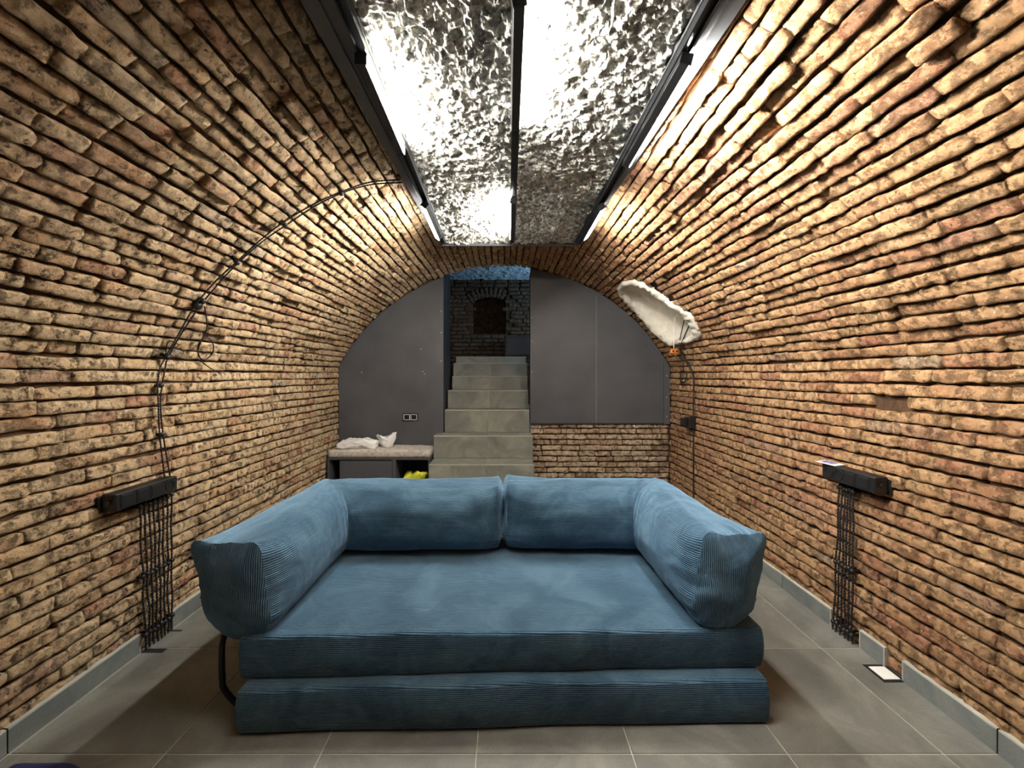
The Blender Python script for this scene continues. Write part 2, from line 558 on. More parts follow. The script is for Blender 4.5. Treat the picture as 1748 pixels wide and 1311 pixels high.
def mortar_strip(side, s0, s1, n, y0, y1, ny, skip=None):
    vs = []; fs = []
    Y = np.linspace(y0, y1, ny + 1)
    for i in range(n + 1):
        s = s0 + (s1 - s0) * i / n
        p, nn = surf(side, s, -SREC)
        for yy in Y: vs.append((p.x, yy, p.z))
    for i in range(n):
        sm = s0 + (s1 - s0) * (i + 0.5) / n
        for j in range(ny):
            if skip and skip((Y[j] + Y[j + 1]) / 2, sm): continue
            a = i * (ny + 1) + j
            q = (a, a + 1, a + ny + 2, a + ny + 1)
            fs.append(q if side < 0 else q[::-1])
    return vs, fs

# missing brick in the right wall
def hole_wall_r(y, s, h): return abs(y - 1.944) < 0.10 and abs(s - 1.352) < 0.028 or (s < 0.09 and 1.88 < y < 2.06 and False)
def hole_vault_r(y, s, h):
    ss = s - SPR
    return inpoly((y, ss), NI_MID) or inpoly((y - h * 0.7, ss), NI_MID) or inpoly((y + h * 0.7, ss), NI_MID)

for side, nm, lab_w, lab_v, mat in ((-1, 'left', 'left wall of old tan bricks in courses, dark raked joints', 'left half of the brick vault, dusty tan bricks crossed by a cable', M_BRICK_L),
                                    (1, 'right', 'right wall of old orange tan bricks in courses, dark raked joints', 'right half of the brick vault, orange bricks with a plaster niche', M_BRICK_R)):
    # upright wall
    v, f = mortar_strip(side, -0.02, SPR, 2, YF, YB, 2)
    w = put('wall_' + nm, v, f, M_MORTAR, base=(XL if side < 0 else XR, 2.0, 0)); tag(w, lab_w, 'wall', kind='structure')
    cs = Course()
    run_courses(side, 0.0, SPR, lambda s: YF + 0.02, lambda s: -1.5, cs, hole_wall_r if side > 0 else None)
    inv = Matrix.Translation(-w.location)
    cs.b = [(inv @ m, k, t_, z) for m, k, t_, z in cs.b]
    cs.build(w, mat)
    # vault half
    if side < 0:
        v, f = mortar_strip(side, SPR, SCROWN, 40, YF, YB, 1)
    else:
        v, f = mortar_strip(side, SPR, SCROWN, 46, YF, YB, 150, lambda y, s: inpoly((y, s - SPR), NI_MID))
    w = put('vault_' + nm, v, f, M_MORTAR, base=(0, 2.0, SPR)); tag(w, lab_v, 'vault', kind='structure')
    cs = Course()
    s_edge = SPR + (TH0 - math.asin(0.50 / R)) * R
    run_courses(side, SPR, SCROWN, lambda s: (YF + 0.02) if s < s_edge else 3.1, lambda s: -5.0 - 4 * min(1, (s - SPR) / 1.0), cs, hole_vault_r if side > 0 else None)
    inv = Matrix.Translation(-w.location)
    cs.b = [(inv @ m, k, t_, z) for m, k, t_, z in cs.b]
    cs.build(w, mat)

# wall behind the camera (plain, out of view)
prof = [surf(-1, s, -SREC)[0] for s in np.linspace(-0.02, SCROWN, 24)] + [surf(1, s, -SREC)[0] for s in np.linspace(SCROWN, -0.02, 24)]
o = put('wall_front', [(p.x, YF, p.z) for p in prof], [tuple(range(len(prof)))], M_GREY, base=(0, YF, 0))
tag(o, 'charcoal end wall behind the viewpoint, out of view', 'wall', kind='structure')

# back wall: low brickwork under the right hand panel; backing everywhere except the stair opening
OX0, OX1 = -0.714, 0.293
PZ = 0.902
mb = MB()
mb.box(OX1 + 0.014, XR + 0.1, YB + 0.026, YB + 0.16, -0.02, 2.9)
mb.box(XL - 0.1, OX0 - 0.014, YB + 0.026, YB + 0.16, -0.02, 2.9)
w = mb.put('wall_back', M_MORTAR, base=(0, YB, 0)); tag(w, 'far wall with pale low brickwork below the right grey board', 'wall', kind='structure')
cs = Course(); nC = 14; st = PZ / nC
for c in range(nC):
    x = 0.30 - random.uniform(0, 0.15); z = (c + 0.5) * st
    while x < XR:
        L = random.uniform(0.17, 0.26); a = max(x, 0.30); b = min(x + L, XR - 0.003); x += L + random.uniform(0.005, 0.012)
        if b - a < 0.05: continue
        cs.add(Vector(((a + b) / 2, random.gauss(0, 0.004), z + random.gauss(0, 0.002))), Vector((1, 0, 0)), Vector((0, 0, 1)), Vector((0, -1, 0)), b - a, st * random.uniform(0.74, 0.86), math.radians(-2), random.gauss(0, 0.012))
cs.b = [(m, k, t_, L_ if L_ else 1.0) for m, k, t_, L_ in cs.b]
cs.build(w, M_BRICK_B)

# grey boards closing the arch
def arch_z(x): return CZ + math.sqrt(R * R - (x - CX) ** 2)
def board(x0, x1, z0, y=YB - 0.012, th=0.024, inset=0.012):
    xs = np.linspace(x0, x1, 40)
    top = [(x, min(arch_z(x), 99) - inset + 0.006 * mn.noise(Vector((x * 9, 2.0, 0)))) for x in xs]
    poly = [(x0, z0)] + top + [(x1, z0)]
    out = []
    for p in poly:
        if not out or abs(p[0] - out[-1][0]) + abs(p[1] - out[-1][1]) > 1e-5: out.append(p)
    n = len(out)
    v = [(p[0], y, p[1]) for p in out] + [(p[0], y + th, p[1]) for p in out]
    f = [tuple(range(n)), tuple(range(2 * n - 1, n - 1, -1))] + [(i, i + n, (i + 1) % n + n, (i + 1) % n) for i in range(n)]
    return v, f[0:1] + f[1:]
def flip(v, f): return v, [q[::-1] for q in f]
root = empty('wall_panel', (-1.3, YB, 0), 'charcoal painted board left of the stairs with double socket', 'panel', kind='structure')
v, f = board(XL + 0.004, OX0, 0.0); put('board', v, f, M_GREY, root)
mb = MB(); mb.box(-1.262, -0.716, YB - 0.0155, YB - 0.012, 0.595, 1.105); mb.put('patch_board', M_GREY, root)
mb = MB()
for (x, z) in ((-1.66, 1.49), (-0.95, 1.50), (-0.93, 1.47), (-0.74, 1.95), (-0.74, 1.62), (-0.74, 2.2), (-0.975, 1.76)): mb.box(x - 0.004, x + 0.004, YB - 0.0145, YB - 0.011, z - 0.004, z + 0.004, 0.001)
mb.put('screw_heads', M_WHITEP, root)
root = empty('wall_panel', (1.1, YB, PZ), 'charcoal painted board right of the stairs above low brickwork', 'panel', kind='structure')
SEAM = 1.057
v, f = board(OX1, SEAM - 0.0015, PZ); put('board', v, f, M_GREY, root)
v, f = board(SEAM + 0.0015, XR - 0.075, PZ); put('board', v, f, M_GREY, root)
v, f = board(XR - 0.073, XR - 0.004, PZ - 0.01, YB - 0.02, 0.03); put('edge_strip', v, f, M_GREY, root)
mb = MB(); mb.box(SEAM - 0.003, SEAM + 0.003, YB - 0.0128, YB - 0.01, PZ, 2.38); mb.put('filled_joint', plain('pale_filler', rgb(120, 122, 124), 0.8), root)
mb = MB()
for (x, z) in ((0.31, 2.12), (0.31, 1.85), (1.87, 1.45), (1.87, 1.2), (1.87, 0.98), (0.31, 1.5)): mb.box(x - 0.004, x + 0.004, YB - 0.0225, YB - 0.011, z - 0.004, z + 0.004, 0.001)
mb.put('screw_heads', M_WHITEP, root)
mb = MB(); mb.box(OX1 + 0.004, XR - 0.02, YB - 0.018, YB + 0.02, PZ - 0.014, PZ); mb.put('edge_bead', M_DARK, root)

# ------------------------------------------------------------------ floor
root = put('floor', *(lambda m: (m.v, m.f))(MB().box(XL - 0.1, XR + 0.1, YF - 0.1, YB + 0.1, -0.08, -0.0025)), M_GROUT, base=(0, 2, -0.08))
tag(root, 'dark grey square tiled floor with pale grout lines', 'floor', kind='structure')
GX = [-1.91 + 0.6 * k for k in range(7)]; GX = [XL - 0.02] + GX + [XR + 0.02]
GY = [1.546 + 0.6 * k for k in range(-1, 6)]; GY = [g for g in GY if g < YB] + [YB + 0.02]
g = 0.0026
full = None
for i in range(len(GX) - 1):
    for j in range(len(GY) - 1):
        x0, x1, y0, y1 = GX[i] + g, GX[i + 1] - g, GY[j] + g, GY[j + 1] - g
        if x1 - x0 < 0.03: continue
        if y1 < 0.9: continue
        if full is None or abs(x1 - x0 - 0.5956) > 1e-3 or abs(y1 - y0 - 0.5956) > 1e-3:
            cxx, cyy = (x0 + x1) / 2, (y0 + y1) / 2
            vv, ff = chamfer_box(x0 - cxx, x1 - cxx, y0 - cyy, y1 - cyy, -0.012, 0.0, 0.0012)
            me = mesh('tile', vv, ff, M_TILE)
            if abs(x1 - x0 - 0.5956) < 1e-3 and abs(y1 - y0 - 0.5956) < 1e-3: full = me
        else: me = full
        o = bpy.data.objects.new('tile', me); COL.objects.link(o); o.parent = root
        o.location = ((x0 + x1) / 2, (y0 + y1) / 2 - 2, 0.08)

# skirting tiles
def skirting(side, spans, nm, lab):
    root = empty('baseboard_' + nm, ((XL if side < 0 else XR), 2, 0), lab, 'baseboard', kind='structure')
    xw = XL if side < 0 else XR
    for (a, b) in spans:
        mb = MB()
        x0, x1 = (xw - 0.03, xw + 0.014) if side < 0 else (xw - 0.014, xw + 0.03)
        mb.box(x0, x1, a + 0.002, b - 0.002, 0.0, 0.091, 0.0012)
        mb.put('tile', M_SKIRT, root)
    mb = MB()
    for (a, b) in spans:
        x0, x1 = (xw - 0.03, xw + 0.0128) if side < 0 else (xw - 0.0128, xw + 0.03)
        mb.box(x0, x1, a - 0.003, b + 0.003, 0.0, 0.096)
    mb.put('grout_bed', M_GROUT, root)
def cuts(gaps):
    lines = [y for y in GY if y > 0.3] ; out = []
    a = 0.35
    for b in [y for y in lines if y > 0.4]:
        segs = [(a, min(b, YB))]
        for (g0, g1) in gaps:
            nx = []
            for (p, q) in segs:
                if g1 <= p or g0 >= q: nx.append((p, q)); continue
                if g0 > p: nx.append((p, g0))
                if g1 < q: nx.append((g1, q))
            segs = nx
        out += [s_ for s_ in segs if s_[1] - s_[0] > 0.02]; a = b
    return out
skirting(-1, cuts([(2.11, 2.31)]), 'left', 'grey stone skirting tiles along the left wall, broken behind the cables')
skirting(1, cuts([(2.155, 2.34), (1.915, 2.01)]), 'right', 'grey stone skirting tiles along the right wall with two gaps')

# ------------------------------------------------------------------ dropped ceiling strip
ZC = 2.56
def lerp(a, b, t): return a + (b - a) * t
def ce(y, near, far): return lerp(near, far, (y - 1.2) / (3.38 - 1.2))
LO = lambda y: ce(y, -0.600, -0.548); LI = lambda y: ce(y, -0.452, -0.487)
RI = lambda y: ce(y, 0.577, 0.582); RO = lambda y: ce(y, 0.705, 0.628)
def crust(u, y):
    p = Vector((u, y, 0.0))
    big = mn.noise(p * 9)
    w = p + Vector((mn.noise(p * 14), mn.noise(p * 14 + Vector((5, 5, 5))), 0)) * 0.022
    d = mn.voronoi(w * 30)[0]
    ridge = min(1.0, (d[1] - d[0]) * 1.9)
    cell = mn.cell(w * 30)
    fine = mn.turbulence(Vector((p.x * 24, p.y * 38, 0)), 3, False)
    amp = 0.65 + 0.7 * max(0, mn.noise(p * 4.0 + Vector((3, 0, 0))) + 0.35)
    far = 1.0
    return -(0.015 * (1 - ridge) * amp + 0.007 * big + 0.008 * cell + 0.012 * fine) * far
def grid_strip(y0, y1, ny, nx):
    v = []; f = []
    for j in range(ny + 1):
        y = lerp(y0, y1, j / ny)
        xa, xb = LI(y) + 0.0, RI(y) - 0.0
        for i in range(nx + 1):
            x = lerp(xa, xb, i / nx)
            v.append((x, y, ZC + 0.020 + crust(x, y)))
    for j in range(ny):
        for i in range(nx):
            a = j * (nx + 1) + i; f.append((a, a + nx + 1, a + nx + 2, a + 1))
    return v, f
v, f = grid_strip(0.85, PANEL_Y, 500, 210)
ceil = put('ceiling', v, f, M_CRUST, base=(0, 2, ZC)); tag(ceil, 'dropped flat ceiling strip with crusty glossy grey plaster texture', 'ceiling', kind='structure')
v, f = grid_strip(YF, 0.85, 110, 50); put('plaster', v, f, M_CRUST, ceil)
mb = MB(); mb.box(-0.546, 0.626, PANEL_Y, PANEL_Y + 0.012, ZC - 0.012, ZC + 0.17); mb.put('end_board', M_TRIMGREY, ceil)
def prism(x0f, x1f, z0, z1, y0, y1):
    v = []
    for y in (y0, y1):
        a, b = x0f(y), x1f(y)
        v += [(a, y, z0), (b, y, z0), (b, y, z1), (a, y, z1)]
    return v, [(0, 1, 5, 4), (1, 2, 6, 5), (2, 3, 7, 6), (3, 0, 4, 7), (0, 3, 2, 1), (4, 5, 6, 7)]
for n_, (a, b, lab) in enumerate(((LO, LI, 'charcoal metal edge trim along the left side of the ceiling strip'), (RI, RO, 'charcoal metal edge trim along the right side of the ceiling strip'))):
    v, f = prism(a, b, ZC - 0.004, ZC + 0.16, YF, PANEL_Y)
    o = put('trim_%d' % (n_ + 1), v, f, M_TRIMGREY, base=(a(2), 2, ZC)); tag(o, lab, 'trim', kind='structure')
    # small raised lip on the trim
    mid = (lambda y, a=a, b=b: lerp(a(y), b(y), 0.36 if a is LO else 0.64))
    v, f = prism(lambda y: mid(y) - 0.004, lambda y: mid(y) + 0.004, ZC - 0.010, ZC - 0.003, YF, PANEL_Y); put('lip', v, f, M_TRIMGREY, o)

# magnetic tracks and linear lights
TX = {'left': lambda y: LI(y) - 0.022, 'middle': lambda y: ce(y, 0.041, 0.060), 'right': lambda y: RI(y) + 0.024}
TZ = ZC - 0.004
for nm, lab in (('left', 'black lighting track along the left edge of the ceiling strip'), ('middle', 'black lighting track down the middle of the ceiling strip'), ('right', 'black lighting track along the right edge of the ceiling strip')):
    fx = TX[nm]
    root = empty('lighting_track', (fx(2), 2, TZ), lab, 'track light')
    y0, y1 = YF + 0.05, PANEL_Y - 0.06
    z0 = TZ - 0.024; 
    v, f = prism(lambda y: fx(y) - 0.017, lambda y: fx(y) + 0.017, TZ - 0.008, TZ + 0.002, y0, y1); put('channel_back', M_BLACKM and v, f, M_BLACKM, root)
    for s_ in (-1, 1):
        v, f = prism(lambda y: fx(y) + s_ * 0.0155 - 0.0025, lambda y: fx(y) + s_ * 0.0155 + 0.0025, z0, TZ, y0, y1); put('side_flange', v, f, M_BLACKM, root)

def linear_light(nm, y0, y1, ang, label, group=None):
    """ang: direction of the lit face in the cross section, degrees from +x towards +z"""
    fx = TX[nm]; ym = (y0 + y1) / 2
    zt = TZ - 0.024
    root = empty('linear_light', (fx(ym), ym, zt), label, 'lamp', group)
    yaw = math.atan2(fx(y1) - fx(y0), y1 - y0)
    a = math.radians(ang)
    # lit axis e1, other axis e2 in section
    M0 = Matrix.Translation((fx(ym), ym, zt - 0.026)) @ Matrix.Rotation(-yaw, 4, 'Z') @ Matrix.Rotation(-a, 4, 'Y')
    h = (y1 - y0) / 2
    # U-shaped housing: back and two cheeks, leaving the +x side open for the diffuser
    mb = MB(); mb.box(-0.020, 0.014, -h, h, -0.019, 0.019, 0.0015, M0); mb.put('housing', M_BLACKM, root)
    mb = MB(); mb.box(0.0135, 0.0185, -h + 0.006, h - 0.006, -0.0165, 0.0165, 0.001, M0); mb.put('diffuser', M_LED, root)
    for s_ in (-1, 1):
        mb = MB(); y_ = s_ * h; mb.box(-0.021, 0.0195, min(y_, y_ + s_ * 0.005), max(y_, y_ + s_ * 0.005), -0.020, 0.020, 0.001, M0); mb.put('end_cap', M_BLACKM, root)
    M1 = Matrix.Translation((fx(ym), ym, zt)) @ Matrix.Rotation(-yaw, 4, 'Z')
    for yy in (-h + 0.05, h - 0.05):
        mb = MB(); mb.box(-0.012, 0.012, yy - 0.04, yy + 0.04, -0.010, 0.008, 0.001, M1); mb.put('track_adapter', M_BLACKM, root)
    return root
linear_light('left', 1.33, 1.87, 0, 'near lamp bar on the left track, lit face turned in to the ceiling plaster')
linear_light('left', 2.47, 3.05, 232, 'far lamp bar on the left track, lit face turned to the left vault')
linear_light('middle', 1.12, 1.68, 8, 'near lamp bar on the middle track, lit face turned right')
linear_light('middle', 2.41, 3.06, 172, 'far lamp bar on the middle track, lit face turned left')
linear_light('right', 1.33, 1.98, -14, 'near lamp bar on the right track, lit face turned out to the right vault')
linear_light('right', 2.50, 3.05, -52, 'far lamp bar on the right track, lit face turned to the right vault')
# ------------------------------------------------------------------ stairs and the passage behind
root = empty('staircase', (-0.2, 3.9, 0), 'tiled stone staircase rising through the opening in the far wall', 'stairs', kind='structure')
STEPS = [(3.80, 0.275, -0.79, 0.30), (4.12, 0.540, -0.782, 0.300), (4.42, 0.789, -0.785, 0.306), (4.70, 1.050, -0.706, 0.285), (4.92, 1.270, -0.70, 0.285), (5.17, 1.445, -0.68, 0.29), (5.45, 1.62, -0.70, 0.30), (5.75, 1.72, -0.70, 0.30)]
core = MB()
for i, (y, z, xa, xb) in enumerate(STEPS):
    yn = STEPS[i + 1][0] if i + 1 < len(STEPS) else 6.4
    zb = STEPS[i - 1][1] if i else 0.0
    core.box(xa + 0.006, xb - 0.006, y + 0.008, yn + 0.03, max(0.0, zb - 0.3), z - 0.008)
core.put('step_core', M_GROUT, root)
XS = -0.195
for i, (y, z, xa, xb) in enumerate(STEPS):
    yn = STEPS[i + 1][0] if i + 1 < len(STEPS) else 6.4
    zb = STEPS[i - 1][1] if i else 0.0
    for (p, q) in ((xa, XS - 0.002), (XS + 0.002, xb)):
        mb = MB(); mb.box(p, q, y + 0.0005, y + 0.012, zb + 0.001, z - 0.010, 0.001); mb.put('riser_tile', M_STAIR, root)
        mb = MB(); mb.box(p, q, y + 0.006, yn - 0.001, z - 0.010, z, 0.001); mb.put('tread_tile', M_STAIR, root)
    mb = MB(); mb.box(xa, xb, y - 0.001, y + 0.006, z - 0.009, z + 0.001, 0.001); mb.put('nosing_strip', plain('pale_nosing', rgb(168, 164, 146), 0.6), root)

# passage shell
YP = 6.25
mb = MB()
mb.box(-1.0, -0.716, YB + 0.16, 5.25, 0.0, 2.75); mb.box(OX0 - 0.013, OX0, YB + 0.0125, YB + 0.165, 0.0, 2.62); mb.box(OX1, OX1 + 0.013, YB + 0.0125, YB + 0.165, 0.9, 2.66)
mb.put('reveal_board', M_DARK, empty('wall_passage_left', (-0.8, 5, 0), 'black board lining the left side of the stair opening', 'wall', kind='structure'))
root = put('wall_passage', *(lambda m: (m.v, m.f))(MB().box(-1.1, -0.50, YP + 0.03, YP + 0.10, 1.0, 3.0).box(-0.50, 0.02, YP + 0.03, YP + 0.10, 1.0, 2.10).box(-0.50, 0.02, YP + 0.03, YP + 0.10, 2.72, 3.0).box(0.02, 1.6, YP + 0.03, YP + 0.10, 1.0, 3.0).box(-0.55, 0.07, YP + 0.55, YP + 0.6, 2.0, 2.8)), M_MORTAR, base=(0, YP, 1.5))
tag(root, 'dim brick wall at the head of the stairs with a dark arched opening', 'wall', kind='structure')
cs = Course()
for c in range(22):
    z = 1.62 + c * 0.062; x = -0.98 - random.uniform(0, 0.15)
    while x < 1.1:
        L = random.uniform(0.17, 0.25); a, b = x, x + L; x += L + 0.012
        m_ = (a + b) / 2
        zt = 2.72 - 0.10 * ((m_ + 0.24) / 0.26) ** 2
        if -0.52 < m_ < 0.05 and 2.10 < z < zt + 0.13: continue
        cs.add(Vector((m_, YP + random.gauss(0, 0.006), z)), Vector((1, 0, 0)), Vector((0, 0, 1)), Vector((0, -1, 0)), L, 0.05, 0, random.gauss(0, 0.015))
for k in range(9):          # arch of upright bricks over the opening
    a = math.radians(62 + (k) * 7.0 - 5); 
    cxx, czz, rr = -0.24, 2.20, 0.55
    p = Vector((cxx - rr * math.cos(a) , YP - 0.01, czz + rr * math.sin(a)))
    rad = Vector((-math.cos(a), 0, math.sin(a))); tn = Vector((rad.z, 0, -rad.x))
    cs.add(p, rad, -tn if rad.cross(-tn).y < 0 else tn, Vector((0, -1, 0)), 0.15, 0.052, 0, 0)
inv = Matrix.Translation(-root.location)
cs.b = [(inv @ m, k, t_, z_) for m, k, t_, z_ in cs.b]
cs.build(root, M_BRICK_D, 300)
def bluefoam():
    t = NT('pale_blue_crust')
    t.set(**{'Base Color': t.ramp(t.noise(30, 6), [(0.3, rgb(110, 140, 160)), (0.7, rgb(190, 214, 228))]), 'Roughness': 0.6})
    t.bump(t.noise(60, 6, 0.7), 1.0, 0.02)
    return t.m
v = []; f = []; nx_, ny_ = 80, 60
for j in range(ny_ + 1):
    for i in range(nx_ + 1):
        x = lerp(-1.0, 1.5, i / nx_); y = lerp(YB + 0.17, YP + 0.05, j / ny_)
        v.append((x, y, 2.93 + 0.05 * mn.turbulence(Vector((x * 9, y * 9, 0)), 4, True) - 0.0))
for j in range(ny_):
    for i in range(nx_):
        a = j * (nx_ + 1) + i; f.append((a, a + nx_ + 1, a + nx_ + 2, a + 1))
o = put('ceiling_passage', v, f, bluefoam(), base=(0, 5.4, 2.93)); tag(o, 'rough crusted ceiling of the stair passage in cold bluish light', 'ceiling', kind='structure')
mb = MB(); mb.box(1.5, 1.6, YB + 0.16, YP + 0.1, 1.0, 3.0); mb.box(0.31, 1.6, YB + 0.16, 4.95, 1.0, 2.2)
o = mb.put('wall_passage_right', M_DARK, base=(1.5, 5.3, 1)); tag(o, 'dark side wall of the stair passage on the right', 'wall', kind='structure')
root = empty('electric_cabinet', (0.16, 5.95, 1.62), 'dark blue metal cabinet at the head of the stairs', 'cabinet')
mb = MB(); mb.box(0.00, 0.36, 5.80, 6.12, 1.73, 2.02, 0.006); mb.put('body', plain('navy_metal', rgb(12, 15, 22), 0.5), root)
mb = MB(); mb.box(0.02, 0.34, 5.785, 5.80, 1.75, 2.00, 0.004); mb.put('door', plain('navy_metal_door', rgb(15, 19, 28), 0.5), root)
mb = MB(); mb.box(0.04, 0.055, 5.772, 5.786, 1.86, 1.90, 0.003); mb.put('latch', M_BLACK, root)

# ------------------------------------------------------------------ niche in the right vault
root = empty('wall_niche', (1.62, 3.95, 2.0), 'white plastered oval niche broken into the right vault', 'niche', kind='structure')
def npt(y, ss, d):
    p, n = surf(1, SPR + ss, d); return (p.x, y, p.z)
def dens(poly, m=6):
    out = []
    for i in range(len(poly)):
        a, b = poly[i], poly[(i + 1) % len(poly)]
        for k in range(m): out.append((lerp(a[0], b[0], k / m), lerp(a[1], b[1], k / m)))
    return out
PO, PI_ = dens(NI_OUT), dens(NI_IN); n = len(PO)
cyx = (4.0, 0.68)
v = []; f = []
RINGS = [(0.0, -0.015), (0.12, 0.016), (0.4, 0.026), (0.75, 0.022), (1.0, 0.004), (1.06, -0.03)]
for ri, (t_, d_) in enumerate(RINGS):
    for k in range(n):
        y = lerp(PO[k][0], PI_[k][0], t_); s_ = lerp(PO[k][1], PI_[k][1], t_)
        jit = 0.018 * mn.noise(Vector((y * 22, s_ * 22, ri * 0.7))) + 0.014 * mn.noise(Vector((y * 60, s_ * 60, ri)))
        y += jit * 1.1 * (0.5 if ri > 3 else 1); s_ += jit * (0.5 if ri > 3 else 1)
        v.append(npt(y, s_, d_ + 0.03 * mn.noise(Vector((y * 34, s_ * 34, 4)))))
for ri in range(len(RINGS) - 1):
    for k in range(n):
        a = ri * n + k; b = ri * n + (k + 1) % n
        f.append((a, a + n, b + n, b))
put('rim', v, f, M_PLASTER, root, True)
v = []; f = []
DEP = [(1.02, -0.02), (1.0, -0.08), (0.98, -0.13), (0.80, -0.16), (0.4, -0.165), (0.0, -0.165)]
for ri, (sc, d_) in enumerate(DEP):
    for k in range(n):
        y = lerp(cyx[0], PI_[k][0], sc); s_ = lerp(cyx[1], PI_[k][1], sc)
        v.append(npt(y, s_, d_ + 0.012 * mn.noise(Vector((y * 14, s_ * 14, ri * 0.4)))))
for ri in range(len(DEP) - 1):
    for k in range(n):
        a = ri * n + k; b = ri * n + (k + 1) % n
        f.append((a, a + n, b + n, b))
put('recess', v, f, M_PLASTER, root, True)

# ------------------------------------------------------------------ sofa
SOFA = (0.0, 2.15, 0.0)
sofa = empty('sofa', SOFA, 'low blue corduroy sofa of two stacked mattresses and two corner bolsters', 'sofa')
YAW = math.radians(1.6)
def add_uv(o, uvs_per_vertex=None, fn=None):
    me = o.data; lay = me.uv_layers.new(name='ribs')
    if fn is None:
        for l in me.loops: lay.data[l.index].uv = uvs_per_vertex[l.vertex_index]
    else:
        for p in me.polygons:
            for li in p.loop_indices:
                lay.data[li].uv = fn(me.vertices[me.loops[li].vertex_index].co, p.normal)
def rbox(sx, sy, sz, r, nx, ny, nz):
    """rounded box with even grid faces, centred"""
    v = []; f = []; ids = {}
    def vid(p):
        k = tuple(round(c, 5) for c in p)
        if k not in ids: ids[k] = len(v); v.append(p)
        return ids[k]
    def coords(s_, n_):
        inner = np.linspace(-s_ / 2 + r, s_ / 2 - r, n_ + 1)
        e = [s_ / 2 - r + r * math.sin(a) for a in (math.pi / 12 * 1, math.pi / 12 * 2, math.pi / 12 * 3)]
        edge = [r * math.tan(a) for a in (math.pi / 16, math.pi / 8, 3 * math.pi / 16, math.pi / 4)]
        return [-(s_ / 2 - r + q) for q in edge[::-1]] + list(inner) + [s_ / 2 - r + q for q in edge]
    S = (sx, sy, sz); G_ = (coords(sx, nx), coords(sy, ny), coords(sz, nz))
    for ax in range(3):
        a, b = (ax + 1) % 3, (ax + 2) % 3
        for sgn in (-1, 1):
            for i in range(len(G_[a]) - 1):
                for j in range(len(G_[b]) - 1):
                    q = []
                    for (ii, jj) in ((i, j), (i + 1, j), (i + 1, j + 1), (i, j + 1)):
                        p = [0, 0, 0]; p[ax] = sgn * S[ax] / 2; p[a] = G_[a][ii]; p[b] = G_[b][jj]
                        c = [max(-S[m] / 2 + r, min(S[m] / 2 - r, p[m])) for m in range(3)]
                        d = Vector([p[m] - c[m] for m in range(3)])
                        d = d.normalized() * r
                        q.append(vid(tuple(c[m] + d[m] for m in range(3))))
                    f.append(tuple(q) if sgn > 0 else tuple(q[::-1]))
    return v, f
def mattress(name, x0, x1, y0, y1, z0, z1, seed, puff):
    sx, sy, sz = x1 - x0, y1 - y0, z1 - z0
    v, f = rbox(sx, sy, sz, 0.015, 44, 26, 5)
    out = []; flat = []
    for p in v:
        x, y, z = p
        q = Vector((x * 3.1 + seed, y * 3.1, z * 3))
        if z > 0: z += puff * (1 - (2 * x / sx) ** 4) * (1 - (2 * y / sy) ** 4) + 0.006 * mn.noise(q) + 0.0025 * mn.noise(q * 3)
        y += -0.010 * mn.noise(Vector((x * 2.2 + seed, z * 5, 0))) * (1 if y < 0 else 0) + (0.008 * (1 - (2 * z / sz) ** 2) * (-1 if y < 0 else 1))
        x += 0.008 * (1 - (2 * z / sz) ** 2) * (1 if x > 0 else -1) * (2 * abs(x) / sx) ** 8
        flat.append((x, y, z))
        X, Y = x, y
        out.append(((x0 + x1) / 2 + X * math.cos(YAW) - Y * math.sin(YAW), (y0 + y1) / 2 + X * math.sin(YAW) + Y * math.cos(YAW), (z0 + z1) / 2 + z))
    o = put(name, out, f, M_CORDUROY, sofa, True)
    def fn(co, nrm):
        if abs(nrm.z) > 0.5: return (co.x, co.y)
        return (co.x + co.y, co.z * 1.0 + 10)
    add_uv(o, fn=fn)
    return o
mattress('base_mattress', -1.10, 1.09, 1.655, 2.74, 0.0, 0.182, 1.0, 0.004)
mattress('seat_mattress', -1.13, 1.11, 1.72, 2.75, 0.180, 0.358, 5.0, 0.012)

